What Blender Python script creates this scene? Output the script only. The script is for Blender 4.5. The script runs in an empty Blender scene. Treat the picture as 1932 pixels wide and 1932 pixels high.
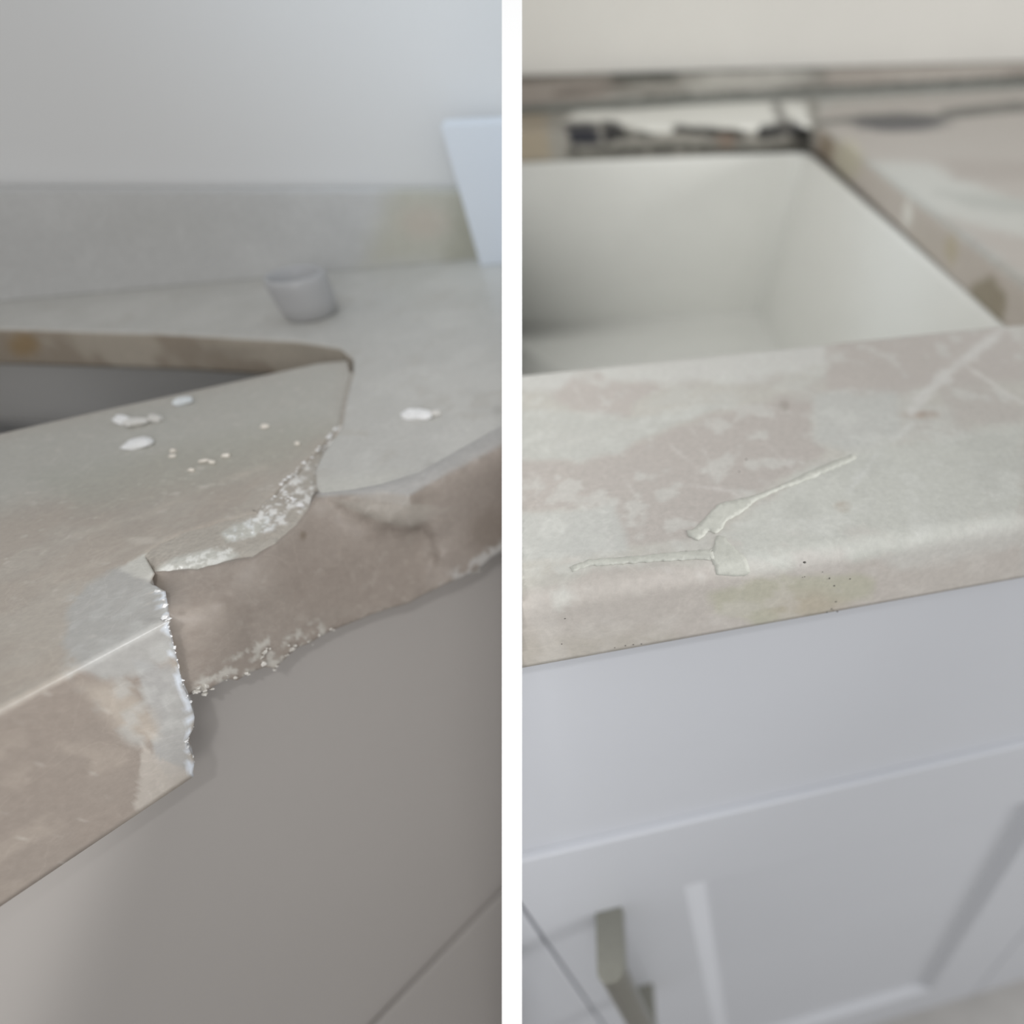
import bpy, bmesh, math, random
import numpy as np
from mathutils import Vector, geometry

random.seed(7)
rng = np.random.default_rng(11)
SC = bpy.context.scene
COL = SC.collection

# ------------------------------------------------------------------ camera
F, PX, PY = 1194.0, 1437.0, 966.0            # focal length and principal point for a 1932 wide frame
PITCH = math.atan2(1016.0, 1194.0)           # how far the camera looks down
CP, SP = math.cos(PITCH), math.sin(PITCH)
ZC = 1.05                                    # lens height above the floor
ZL, ZR = ZC - 0.150, ZC - 0.145              # tops of the broken and of the mended counter
cd = bpy.data.cameras.new('camera')
cam = bpy.data.objects.new('camera', cd)
COL.objects.link(cam)
cam.location = (0, 0, ZC)
cam.rotation_euler = (math.pi / 2 - PITCH, 0, 0)
cd.sensor_width = 36.0
cd.lens = F / 1932.0 * 36.0
cd.shift_x = (966.0 - PX) / 1932.0
cd.clip_start = 0.01
cd.dof.use_dof = True
cd.dof.focus_distance = 0.202
cd.dof.aperture_fstop = 3.8
SC.camera = cam

# ------------------------------------------------------------------ light
wd = bpy.data.worlds.new('world')
SC.world = wd
wd.use_nodes = True
wd.node_tree.nodes['Background'].inputs[0].default_value = (1.0, 1.0, 1.0, 1)
wd.node_tree.nodes['Background'].inputs[1].default_value = 0.54
SC.view_settings.view_transform = 'Standard'
SC.view_settings.look = 'None'
SC.view_settings.exposure = 0.0
SC.view_settings.gamma = 1.0
SC.view_settings.use_curve_mapping = False


def lamp(name, kind, loc, target, energy, color, size=0.3, size_y=None, spot=None):
    ld = bpy.data.lights.new(name, kind)
    o = bpy.data.objects.new(name, ld)
    COL.objects.link(o)
    o.location = loc
    d = Vector(target) - Vector(loc)
    o.rotation_euler = d.to_track_quat('-Z', 'Y').to_euler()
    ld.energy = energy
    ld.color = color
    if kind == 'AREA':
        ld.size = size
        if size_y:
            ld.shape = 'RECTANGLE'
            ld.size_y = size_y
    if kind == 'SPOT':
        ld.spot_size = spot
        ld.spot_blend = 1.0
        ld.shadow_soft_size = size
    return o


lamp('window_light', 'AREA', (1.50, 0.06, 1.28), (0.15, 0.30, 0.82), 14.5, (1.0, 0.995, 0.985), 0.22, 0.35)
lamp('fill_light', 'AREA', (0.59, -1.5, 1.60), (0.0, 0.35, 0.85), 7, (1.0, 0.995, 0.985), 0.7)  # added fill in the divider's plane, brightens the fronts of both bays
lamp('left_wall_spot', 'SPOT', (-0.30, 0.02, 1.60), (-0.125, 0.50, 1.06), 9, (0.72, 0.86, 1.0), 0.08, spot=math.radians(40))  # added blue spot inside the bay, tints the wall like daylight
lamp('divider_spot', 'SPOT', (0.434, -0.55, 2.1), (-0.062, 0.12, 0.95), 20, (1, 1, 1), 0.04, spot=math.radians(15))  # added spot that whitens the end face of the divider


# ------------------------------------------------------------------ helpers: rays, planes
def ray(px, py):
    u, v = px - PX, py - PY
    return np.array([u, F * CP - v * SP, -(F * SP + v * CP)])


C0 = np.array([0, 0, ZC])


def onz(px, py, z):
    r = ray(px, py)
    return C0 + r * ((z - ZC) / r[2])


def onplane(px, py, P0, n):
    r = ray(px, py)
    return C0 + r * (np.dot(P0 - C0, n) / np.dot(r, n))


def project(P):
    d = P - C0
    zc = d[:, 1] * CP - d[:, 2] * SP
    vc = -d[:, 1] * SP - d[:, 2] * CP
    zc = np.maximum(zc, 1e-3)
    return PX + F * d[:, 0] / zc, PY + F * vc / zc


def xy(pts, z):
    return np.array([onz(a, b, z)[:2] for a, b in pts])


# the divider stands between the two bays
TH = math.atan2(966 - PX, F)
FW = np.array([0, CP, -SP])
DN = np.array([0, -SP, -CP])
RT = np.array([1.0, 0, 0])
DV = RT * math.sin(TH) + FW * math.cos(TH)     # along the divider
NV = RT * math.cos(TH) - FW * math.sin(TH)     # across it, towards the right bay
DZ = 0.19
DT = 38 * DZ / F * math.cos(TH)                # thickness of the divider


# ------------------------------------------------------------------ helpers: noise and painting
def vnoise(P, seed=0):
    P = np.asarray(P, float)
    i = np.floor(P).astype(np.int64)
    f = P - i
    f = f * f * (3 - 2 * f)

    def h(ix, iy, iz):
        n = (ix * 73856093) ^ (iy * 19349663) ^ (iz * 83492791) ^ (seed * 2654435)
        n = (n ^ (n >> 13)) * 1274126177 & 0x7fffffff
        n = (n ^ (n >> 16)) * 668265263 & 0x7fffffff
        return (n & 0xffff) / 65535.0
    r = 0
    for a in (0, 1):
        for b in (0, 1):
            for c in (0, 1):
                w = (f[:, 0] if a else 1 - f[:, 0]) * (f[:, 1] if b else 1 - f[:, 1]) * (f[:, 2] if c else 1 - f[:, 2])
                r = r + w * h(i[:, 0] + a, i[:, 1] + b, i[:, 2] + c)
    return r


def fbm(P, scale, seed=0, octv=4):
    r, a, t = 0, 1.0, 0
    for k in range(octv):
        r = r + a * vnoise(P * scale * 2 ** k, seed + k)
        t += a
        a *= 0.55
    return r / t


def lin(c):
    c = np.asarray(c, float) / 255.0
    return np.where(c <= 0.04045, c / 12.92, ((c + 0.055) / 1.055) ** 2.4)


def sdpoly(px, py, poly):
    n = len(poly)
    d = np.full(px.shape, 1e9)
    ins = np.zeros(px.shape, bool)
    for i in range(n):
        ax, ay = poly[i]
        bx, by = poly[(i + 1) % n]
        ex, ey = bx - ax, by - ay
        t = np.clip(((px - ax) * ex + (py - ay) * ey) / (ex * ex + ey * ey + 1e-12), 0, 1)
        d = np.minimum(d, np.hypot(px - ax - t * ex, py - ay - t * ey))
        c = ((ay > py) != (by > py))
        with np.errstate(divide='ignore', invalid='ignore'):
            ins ^= c & (px < ex * (py - ay) / (ey if ey != 0 else 1e-12) + ax)
    return np.where(ins, -d, d)


def sdline(px, py, pts):
    d = np.full(px.shape, 1e9)
    for (ax, ay), (bx, by) in zip(pts[:-1], pts[1:]):
        ex, ey = bx - ax, by - ay
        t = np.clip(((px - ax) * ex + (py - ay) * ey) / (ex * ex + ey * ey + 1e-12), 0, 1)
        d = np.minimum(d, np.hypot(px - ax - t * ex, py - ay - t * ey))
    return d


def smooth(x):
    x = np.clip(x, 0, 1)
    return x * x * (3 - 2 * x)


def paint(P, base, layers, K, top=None):
    """colour of the stone at the points P: patches, veins and clouds where the slab has them"""
    px, py = project(P)
    col = np.tile(lin(base), (len(P), 1))
    for k, L in enumerate(layers):
        kind, geo, c, op, soft, wob = L[:6]
        where = L[6] if len(L) > 6 else None
        if kind == 'poly':
            d = sdpoly(px, py, geo)
        elif kind == 'line':
            d = sdline(px, py, geo[0]) - geo[1]
        elif kind == 'ell':
            x0, y0, rx, ry = geo
            d = (np.hypot((px - x0) / rx, (py - y0) / ry) - 1) * min(rx, ry)
        elif kind == 'fbm':      # cloud: scale, threshold, stretch
            sc, th, st = geo
            n = fbm(P * np.array(st), sc, 31 + k * 7)
            m = smooth((n - th) / 0.16) * op
            d = None
        elif kind == 'polyfbm':  # cloud inside a patch
            n = fbm(P, geo[1], 31 + k * 7)
            m = smooth((n - geo[2]) / 0.12) * op * smooth(0.5 - sdpoly(px, py, geo[0]) / (2 * soft))
            d = None
        if d is not None:
            if wob:
                d = d + wob * 2.6 * (fbm(P, 140, 5 + k, 5) - 0.5)
            m = smooth(0.5 - d / (2 * soft)) * op
        if where is not None and top is not None:
            m = m * (top if where == 'top' else 1 - top)
        col = col * (1 - m[:, None]) + lin(c) * m[:, None]
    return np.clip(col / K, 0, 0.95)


# ------------------------------------------------------------------ helpers: objects
def new_obj(name, verts, faces, mat, parent=None, cols=None, smooth_shade=False, side=None):
    me = bpy.data.meshes.new(name)
    me.from_pydata([tuple(v) for v in verts], [], [tuple(f) for f in faces])
    if cols is not None:
        ca = me.color_attributes.new('Col', 'FLOAT_COLOR', 'POINT')
        buf = np.ones((len(verts), 4), np.float32)
        buf[:, :3] = cols
        ca.data.foreach_set('color', buf.ravel())
    if side or True:
        bm = bmesh.new()
        bm.from_mesh(me)
        if side:
            n = Vector(NV)
            co = Vector(C0) + n * (0.52 * DT if side == 'R' else -0.52 * DT)
            geom = bm.verts[:] + bm.edges[:] + bm.faces[:]
            r = bmesh.ops.bisect_plane(bm, geom=geom, dist=1e-7, plane_co=co, plane_no=n,
                                       clear_outer=(side == 'L'), clear_inner=(side == 'R'))
            ed = [e for e in r['geom_cut'] if isinstance(e, bmesh.types.BMEdge)]
            if ed:
                bmesh.ops.holes_fill(bm, edges=ed, sides=0)
        bmesh.ops.recalc_face_normals(bm, faces=bm.faces[:])
        bm.to_mesh(me)
        bm.free()
    if smooth_shade:
        me.polygons.foreach_set('use_smooth', [True] * len(me.polygons))
    me.materials.append(mat)
    o = bpy.data.objects.new(name, me)
    COL.objects.link(o)
    if parent:
        o.parent = parent
    return o


def tag(o, label=None, cat=None, group=None, kind=None):
    if label:
        o['label'] = label
    if cat:
        o['category'] = cat
    if group:
        o['group'] = group
    if kind:
        o['kind'] = kind
    return o


def thing(name, label, cat, group=None):
    o = bpy.data.objects.new(name, None)
    COL.objects.link(o)
    o.empty_display_size = 0.02
    return tag(o, label, cat, group)


def resample(P, s, closed=True):
    P = np.asarray(P, float)
    out = []
    n = len(P)
    for i in range(n if closed else n - 1):
        a, b = P[i], P[(i + 1) % n]
        L = np.linalg.norm(b - a)
        k = max(1, int(round(L / s)))
        for j in range(k):
            out.append(a + (b - a) * j / k)
    if not closed:
        out.append(P[-1])
    return np.array(out)


def chaikin(P, it):
    P = np.asarray(P, float)
    for _ in range(it):
        Q = np.roll(P, -1, 0)
        P = np.stack([P * 0.75 + Q * 0.25, P * 0.25 + Q * 0.75], 1).reshape(-1, P.shape[1])
    return P


def cut_corners(P, radius):
    """replace each corner by a short arc"""
    P = np.asarray(P, float)
    n = len(P)
    out = []
    for i in range(n):
        a, b, c = P[i - 1], P[i], P[(i + 1) % n]
        r = min(radius, 0.45 * np.linalg.norm(a - b), 0.45 * np.linalg.norm(c - b))
        p0 = b + (a - b) / np.linalg.norm(a - b) * r
        p1 = b + (c - b) / np.linalg.norm(c - b) * r
        for t in (0, 0.25, 0.5, 0.75, 1):
            out.append((1 - t) ** 2 * p0 + 2 * t * (1 - t) * b + t * t * p1)
    return np.array(out)


def area2(P):
    x, y = P[:, 0], P[:, 1]
    return np.sum(x * np.roll(y, -1) - y * np.roll(x, -1))


def normals2(P):
    t = np.roll(P, -1, 0) - P
    t /= np.linalg.norm(t, axis=1)[:, None] + 1e-12
    m = t + np.roll(t, 1, 0)
    m /= np.linalg.norm(m, axis=1)[:, None] + 1e-12
    return np.stack([m[:, 1], -m[:, 0]], 1)


def cdt(B, pts):
    n = len(B)
    co = [Vector((a, b)) for a, b in B] + [Vector((a, b)) for a, b in pts]
    ed = [(i, (i + 1) % n) for i in range(n)]
    v, e, f, ov, oe, of = geometry.delaunay_2d_cdt(co, ed, [], 1, 1e-9)
    return np.array([tuple(p) for p in v]), [tuple(x) for x in f], ov


def inside_grid(B, s, keep=None, jitter=0.25, margin=0.6):
    lo, hi = B.min(0), B.max(0)
    gx, gy = np.meshgrid(np.arange(lo[0], hi[0], s), np.arange(lo[1], hi[1], s))
    p = np.stack([gx.ravel(), gy.ravel()], 1)
    p = p + (rng.random(p.shape) - 0.5) * s * 2 * jitter
    if keep is not None:
        p = p[keep(p)]
    if len(p) == 0:
        return p
    d = sdpoly(p[:, 0], p[:, 1], [tuple(b) for b in B])
    return p[d < -margin * s]


def slab(outline, z, t, r, s_edge, s_in, levels, fine=None, deform=None):
    """stone slab from a plan outline: eased upper arris, straight sides, flat underside"""
    P = resample(outline, s_edge)
    if area2(P) < 0:
        P = P[::-1]
    N = normals2(P)
    Q = P - N * r
    pts = inside_grid(Q, s_in)
    if fine:
        s2, cond = fine
        px = lambda p: cond(*project(np.column_stack([p, np.full(len(p), z)])))
        pts = pts[~px(pts)]
        pts = np.vstack([pts, inside_grid(Q, s2, keep=px)])
    tv, tf, ov = cdt(Q, pts)
    m = {}
    for i, lst in enumerate(ov):
        for k in lst:
            m.setdefault(k, i)
    V = [np.column_stack([tv, np.full(len(tv), z)])]
    faces = list(tf)
    n = len(P)
    prev = [m[i] for i in range(n)]
    base = len(tv)
    rings = [(r * math.sin(a) - r, -r * (1 - math.cos(a))) for a in np.linspace(0, math.pi / 2, 6)[1:]]
    for k in range(1, levels + 1):
        rings.append((0.0, -r - (t - r) * k / levels))
    for off, dz in rings:
        V.append(np.column_stack([P + N * off, np.full(n, z + dz)]))
        cur = list(range(base, base + n))
        for i in range(n):
            j = (i + 1) % n
            faces.append((prev[i], cur[i], cur[j], prev[j]))
        prev = cur
        base += n
    # underside
    bv, bf, bo = cdt(P, np.zeros((0, 2)))
    bm_ = {}
    for i, lst in enumerate(bo):
        for k in lst:
            bm_[i] = prev[k] if k < n else prev[0]
    for f in bf:
        q = [bm_.get(i, prev[0]) for i in f]
        if len(set(q)) == 3:
            faces.append(tuple(reversed(q)))
    V = np.vstack(V)
    top = smooth((V[:, 2] - (z - r * 1.0)) / (r * 0.9))
    if deform:
        V = deform(V)
    return V, faces, top


def box(x0, x1, y0, y1, z0, z1, M=None):
    v = np.array([(x, y, z) for x in (x0, x1) for y in (y0, y1) for z in (z0, z1)], float)
    f = [(0, 1, 3, 2), (4, 6, 7, 5), (0, 4, 5, 1), (2, 3, 7, 6), (0, 2, 6, 4), (1, 5, 7, 3)]
    if M is not None:
        v = M(v)
    return v, f


def merge(parts):
    V, Fc, b = [], [], 0
    for v, f in parts:
        V.append(np.asarray(v, float))
        Fc += [tuple(i + b for i in q) for q in f]
        b += len(v)
    return np.vstack(V), Fc


def bevel_obj(o, w, seg=2):
    md = o.modifiers.new('bevel', 'BEVEL')
    md.width = w
    md.segments = seg
    md.limit_method = 'ANGLE'
    return o


# ------------------------------------------------------------------ materials
def mat_basic(name, color, rough=0.5, metal=0.0, spec=0.5, noise_amt=0.03, noise_scale=30, bump=0.0, bump_scale=300, coat=0.0):
    m = bpy.data.materials.new(name)
    m.use_nodes = True
    nt = m.node_tree
    b = nt.nodes['Principled BSDF']
    b.inputs['Roughness'].default_value = rough
    b.inputs['Metallic'].default_value = metal
    b.inputs['Specular IOR Level'].default_value = spec
    b.inputs['Coat Weight'].default_value = coat
    tc = nt.nodes.new('ShaderNodeTexCoord')
    ns = nt.nodes.new('ShaderNodeTexNoise')
    ns.inputs['Scale'].default_value = noise_scale
    ns.inputs['Detail'].default_value = 4
    nt.links.new(tc.outputs['Object'], ns.inputs['Vector'])
    rp = nt.nodes.new('ShaderNodeValToRGB')
    c = np.array(color)
    rp.color_ramp.elements[0].position = 0.3
    rp.color_ramp.elements[1].position = 0.7
    rp.color_ramp.elements[0].color = (*np.clip(c * (1 - noise_amt), 0, 1), 1)
    rp.color_ramp.elements[1].color = (*np.clip(c * (1 + noise_amt), 0, 1), 1)
    nt.links.new(ns.outputs['Fac'], rp.inputs['Fac'])
    nt.links.new(rp.outputs['Color'], b.inputs['Base Color'])
    if bump:
        n2 = nt.nodes.new('ShaderNodeTexNoise')
        n2.inputs['Scale'].default_value = bump_scale
        n2.inputs['Detail'].default_value = 5
        nt.links.new(tc.outputs['Object'], n2.inputs['Vector'])
        bp = nt.nodes.new('ShaderNodeBump')
        bp.inputs['Strength'].default_value = bump
        bp.inputs['Distance'].default_value = 0.002
        nt.links.new(n2.outputs['Fac'], bp.inputs['Height'])
        nt.links.new(bp.outputs['Normal'], b.inputs['Normal'])
    return m


def mat_stone(name, rough=0.22, spec=0.5, grain=0.07, bump=0.02, bump_scale=500, crystal=0.0, vein=0.06):
    m = bpy.data.materials.new(name)
    m.use_nodes = True
    nt = m.node_tree
    N, L = nt.nodes, nt.links
    b = N['Principled BSDF']
    b.inputs['Roughness'].default_value = rough
    b.inputs['Specular IOR Level'].default_value = spec
    at = N.new('ShaderNodeAttribute')
    at.attribute_name = 'Col'
    tc = N.new('ShaderNodeTexCoord')
    n1 = N.new('ShaderNodeTexNoise')
    n1.inputs['Scale'].default_value = 420
    n1.inputs['Detail'].default_value = 6
    n1.inputs['Roughness'].default_value = 0.7
    L.new(tc.outputs['Object'], n1.inputs['Vector'])
    mp = N.new('ShaderNodeMapRange')
    mp.inputs['From Min'].default_value = 0.3
    mp.inputs['From Max'].default_value = 0.7
    mp.inputs['To Min'].default_value = 1 - grain
    mp.inputs['To Max'].default_value = 1 + grain
    L.new(n1.outputs['Fac'], mp.inputs['Value'])
    n3 = N.new('ShaderNodeTexNoise')
    n3.inputs['Scale'].default_value = 55
    n3.inputs['Detail'].default_value = 5
    n3.inputs['Distortion'].default_value = 0.6
    L.new(tc.outputs['Object'], n3.inputs['Vector'])
    sb = N.new('ShaderNodeMath')
    sb.operation = 'SUBTRACT'
    sb.inputs[1].default_value = 0.5
    L.new(n3.outputs['Fac'], sb.inputs[0])
    ab = N.new('ShaderNodeMath')
    ab.operation = 'ABSOLUTE'
    L.new(sb.outputs[0], ab.inputs[0])
    vm = N.new('ShaderNodeMapRange')
    vm.inputs['From Min'].default_value = 0.0
    vm.inputs['From Max'].default_value = 0.02
    vm.inputs['To Min'].default_value = 1 + vein
    vm.inputs['To Max'].default_value = 1.0
    L.new(ab.outputs[0], vm.inputs['Value'])
    ml = N.new('ShaderNodeMath')
    ml.operation = 'MULTIPLY'
    L.new(mp.outputs['Result'], ml.inputs[0])
    L.new(vm.outputs['Result'], ml.inputs[1])
    mx = N.new('ShaderNodeVectorMath')
    mx.operation = 'SCALE'
    L.new(at.outputs['Color'], mx.inputs[0])
    L.new(ml.outputs[0], mx.inputs['Scale'])
    L.new(mx.outputs['Vector'], b.inputs['Base Color'])
    n2 = N.new('ShaderNodeTexNoise') if not crystal else N.new('ShaderNodeTexVoronoi')
    n2.inputs['Scale'].default_value = bump_scale
    L.new(tc.outputs['Object'], n2.inputs['Vector'])
    bp = N.new('ShaderNodeBump')
    bp.inputs['Strength'].default_value = bump
    bp.inputs['Distance'].default_value = 0.002
    L.new(n2.outputs[0], bp.inputs['Height'])
    L.new(bp.outputs['Normal'], b.inputs['Normal'])
    return m


M_stone = mat_stone('polished_quartzite', rough=0.27, spec=0.5)
M_edge = mat_stone('broken_quartzite', rough=0.45, spec=0.4, bump=0.05, bump_scale=260)
M_crystal = mat_stone('crushed_quartz', rough=0.25, spec=0.6, grain=0.10, bump=0.2, bump_scale=700, crystal=1)
M_stoneR = mat_stone('polished_quartzite_pale', rough=0.45, spec=0.22, grain=0.08, vein=0.045, bump=0.0)
M_wallL = mat_basic('grey_wall_paint', (0.70, 0.70, 0.695), 0.7, noise_amt=0.015, noise_scale=3)
M_wallR = mat_basic('cream_wall_paint', (0.65, 0.635, 0.595), 0.7, noise_amt=0.03, noise_scale=6)
M_cabL = mat_basic('taupe_cabinet_paint', (0.44, 0.415, 0.395), 0.45, noise_amt=0.01, noise_scale=8)
M_cabR = mat_basic('pale_grey_cabinet_paint', (0.525, 0.54, 0.575), 0.4, noise_amt=0.012, noise_scale=8)
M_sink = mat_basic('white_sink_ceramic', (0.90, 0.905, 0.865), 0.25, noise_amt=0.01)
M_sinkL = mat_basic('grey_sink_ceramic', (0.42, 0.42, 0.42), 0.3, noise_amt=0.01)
M_white = mat_basic('white_divider_paint', (0.93, 0.93, 0.93), 0.6, noise_amt=0.0)
M_trim = mat_basic('white_trim_paint', (0.70, 0.74, 0.79), 0.4, noise_amt=0.005)
M_nickel = mat_basic('brushed_nickel', (0.34, 0.335, 0.29), 0.32, metal=1.0, noise_amt=0.04, noise_scale=200)
M_joint = mat_basic('dark_strip', (0.15, 0.155, 0.14), 0.5, noise_amt=0.2, noise_scale=60)
M_floor = mat_basic('grey_floor', (0.40, 0.39, 0.38), 0.6, noise_amt=0.05)
M_cup = mat_basic('frosted_plastic', (0.47, 0.47, 0.475), 0.35, noise_amt=0.01)
M_dark = mat_basic('dark_inclusion', (0.09, 0.085, 0.075), 0.5, noise_amt=0.1)
M_black = mat_basic('shadow_gap', (0.05, 0.05, 0.05), 0.8)

# ------------------------------------------------------------------ the setting
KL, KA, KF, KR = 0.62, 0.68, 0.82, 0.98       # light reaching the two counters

fv, ff = box(-3, 3, -2.5, 3.0, -0.02, 0.0)
tag(new_obj('floor', fv, ff, M_floor), kind='structure')


def divider():
    def pt(v, z):        # a point of the divider seen at image height v and depth z
        return C0 + z * (np.array(RT) * (966 - PX) / F + FW + DN * (v - PY) / F)
    a = pt(-420, DZ)
    b = pt(2000, DZ)
    def along(p, q2):    # keep in the divider's plane while changing y and z
        y, z = q2
        d = np.array([0, y, z]) - C0
        # x such that (p-C0).NV = 0
        x = -(d[1] * NV[1] + d[2] * NV[2]) / NV[0]
        return np.array([x, y, z])
    bot = along(b, (b[1], 0.0))
    poly = [a, b, bot, along(b, (1.6, 0.0)), along(b, (1.6, 1.45)), along(a, (a[1], 1.45))]
    poly[-1] = along(a, (a[1] + (1.45 - a[2]) * (a[1] - b[1]) / (a[2] - b[2]), 1.45))
    n = len(poly)
    V = [p - NV * DT / 2 for p in poly] + [p + NV * DT / 2 for p in poly]
    Fc = [tuple(range(n)), tuple(reversed(range(n, 2 * n)))] + [(i, (i + 1) % n, n + (i + 1) % n, n + i) for i in range(n)]
    return new_obj('wall_middle', V, Fc, M_white)


tag(divider(), kind='structure')

# ------------------------------------------------------------------ LEFT BAY: the broken counter
FA, FB = onz(40, 1318, ZL), onz(945, 838, ZL)
DIR = (FB - FA) / np.linalg.norm(FB - FA)
NIN = np.array([-DIR[1], DIR[0], 0.0])           # into the stone, away from its front face
if np.dot(NIN, [-1, 1, 0]) < 0:
    NIN = -NIN


def onF(px, py, d=0.0):
    return onplane(px, py, FA + NIN * d, NIN)


def arris_y(x):
    return 1318 + (x - 40) * (838 - 1318) / 905.0


TL = ZL - onF(40, 1684)[2]                        # thickness of the built-up edge

left_top = thing('stone_countertop', 'cracked grey taupe stone countertop with a broken front edge beside the sink cutout', 'countertop')

CRACK_TOP = [(319, 1152), (312, 1110), (284, 1095), (292, 1078), (274, 1045), (319, 1016), (392, 991), (440, 978), (485, 967),
             (506, 940), (522, 928), (545, 900), (562, 890), (580, 868), (600, 850), (622, 822), (640, 805), (650, 750), (662, 705)]
CRACK_FRONT = [(321, 1165), (318, 1178), (321, 1190), (330, 1222), (337, 1253), (343, 1276), (348, 1298), (360, 1325), (369, 1350),
               (367, 1373), (356, 1392), (352, 1404), (362, 1420), (369, 1436), (364, 1462)]

LAY_A = [
    ('fbm', (45, 0.46, (1, 1, 1)), (154, 149, 141), 0.5, 0, 0),
    ('fbm', (90, 0.52, (1, 1, 1)), (144, 137, 129), 0.45, 0, 0),
    ('poly', [(-200, 860), (100, 790), (640, 670), (670, 700), (640, 800), (500, 830), (300, 860), (120, 930), (-200, 1010)], (158, 158, 152), 0.75, 40, 6, 'top'),  # grey sheen of the top towards the sink, put into the colour
    ('poly', [(60, 900), (560, 790), (640, 800), (540, 880), (330, 930), (150, 960)], (146, 146, 137), 0.6, 30, 10, 'top'),
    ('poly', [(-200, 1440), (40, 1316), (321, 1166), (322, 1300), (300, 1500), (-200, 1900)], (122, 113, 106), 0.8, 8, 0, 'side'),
    # whitened stone behind the break
    ('poly', [(165, 1105), (226, 1070), (284, 1092), (312, 1108), (324, 1165), (338, 1240), (300, 1252), (255, 1275), (200, 1280), (152, 1262), (120, 1215), (132, 1150)], (150, 150, 148), 0.8, 7, 9),
    ('poly', [(255, 1245), (345, 1265), (372, 1345), (352, 1400), (364, 1450), (322, 1470), (285, 1432), (292, 1372), (268, 1300)], (146, 146, 145), 0.8, 6, 7),
    ('poly', [(226, 1072), (274, 1043), (294, 1077), (284, 1094), (254, 1090)], (172, 171, 165), 0.9, 3, 2),
    ('poly', [(269, 1402), (300, 1430), (370, 1458), (255, 1537)], (158, 152, 145), 0.8, 3, 0),
    ('poly', [(150, 1290), (230, 1290), (290, 1345), (300, 1395), (250, 1395), (190, 1345)], (163, 155, 145), 0.6, 18, 14),
    ('polyfbm', [[(130, 1110), (300, 1100), (372, 1345), (364, 1460), (240, 1400), (120, 1270)], 260, 0.50], (160, 160, 157), 0.55, 12, 0),
    # rough white lip along the crack
    ('polyfbm', [[(292, 1090), (316, 1105), (324, 1165), (340, 1240), (352, 1300), (376, 1350), (360, 1400), (376, 1440), (368, 1470), (352, 1455), (350, 1330), (322, 1270), (310, 1200), (296, 1125)], 420, 0.44], (188, 194, 202), 0.85, 5, 0),
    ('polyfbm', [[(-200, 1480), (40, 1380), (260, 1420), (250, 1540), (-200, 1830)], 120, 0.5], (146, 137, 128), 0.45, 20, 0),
    # lighter flecks in the polished top
    ('fbm', (560, 0.70, (0.35, 1, 1)), (176, 172, 165), 0.6, 0, 0),
    ('line', ([(145, 1010), (300, 962), (420, 905), (500, 885)], 2), (165, 158, 148), 0.6, 8, 8, 'top'),
    ('line', ([(60, 1100), (180, 1065), (300, 1005)], 3), (160, 153, 144), 0.6, 10, 8, 'top'),
    ('ell', (270, 1020, 30, 6), (170, 164, 155), 0.7, 3, 3, 'top'),
]
PA0 = onF(321, 1165)
cf = np.array([[np.dot(onF(a, b) - PA0, DIR), onF(a, b)[2]] for a, b in CRACK_FRONT])
order = np.argsort(cf[:, 1])


def crack_lean(V):
    V = V.copy()
    a = (V - PA0) @ DIR
    s = np.interp(V[:, 2], cf[order, 1], cf[order, 0])
    s = np.where(V[:, 2] > ZL - 0.001, 0, s)
    w = np.clip(1 + a / 0.06, 0, 1) * np.clip(2 - ((V - PA0) @ NIN) / 0.04, 0, 1)
    return V + (s * w)[:, None] * DIR


b0, b1 = onz(-240, 590, ZL), onz(912, 487, ZL)        # foot of the upstand
bd = (b1 - b0) / np.linalg.norm(b1 - b0)
bn = np.array([-bd[1], bd[0], 0])
k1 = b1 + bn * 0.017 + bd * 0.10
hole_b, hole_f = onz(-450, 611, ZL), onz(-450, 924, ZL)       # left end of the cutout
k0 = b0 + bn * 0.017 + bd * np.dot(hole_b - b0, bd)
kk = k0 - bd * 0.16
outA = [(-900, arris_y(-900)), (321, arris_y(321))] + CRACK_TOP + [(655, 678), (600, 683), (400, 727), (200, 770), (40, 806)]
vA, fA, tA = slab(np.vstack([xy(outA, ZL), [hole_f[:2], hole_b[:2], k0[:2], kk[:2]]]), ZL, TL, 0.0022, 0.0011, 0.0022, 26, fine=(0.0011, lambda x, y: (y > 780) & (x > -10)), deform=crack_lean)
colA = paint(vA, (149, 141, 132), LAY_A, KA, tA)
tag(new_obj('front_slab', vA, fA, M_stone, left_top, colA, True, 'L'), 'grey taupe strip of counter in front of the sink, left of the crack')

# the body of the counter: right of the crack and behind the sink
LAY_B = [
    ('fbm', (40, 0.47, (1, 1, 1)), (164, 163, 159), 0.7, 0, 0),
    ('fbm', (85, 0.55, (1, 1, 1)), (150, 147, 141), 0.5, 0, 0),
    ('poly', [(580, 900), (760, 890), (720, 930), (602, 945)], (166, 165, 158), 0.5, 20, 0),
    ('line', ([(640, 815), (690, 818)], 4), (150, 146, 138), 0.6, 5, 3),
    ('ell', (815, 877, 18, 5), (140, 138, 134), 0.7, 4, 2),
    ('ell', (940, 773, 12, 10), (135, 132, 128), 0.6, 5, 2),
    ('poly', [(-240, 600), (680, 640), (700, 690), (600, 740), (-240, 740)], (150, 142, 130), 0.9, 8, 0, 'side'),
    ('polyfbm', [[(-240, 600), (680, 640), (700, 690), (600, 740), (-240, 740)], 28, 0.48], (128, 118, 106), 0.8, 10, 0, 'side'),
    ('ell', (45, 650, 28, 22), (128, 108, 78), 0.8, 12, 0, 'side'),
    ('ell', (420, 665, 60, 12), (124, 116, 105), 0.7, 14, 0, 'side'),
    ('ell', (600, 655, 70, 10), (128, 122, 112), 0.6, 14, 0, 'side'),
]
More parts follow.
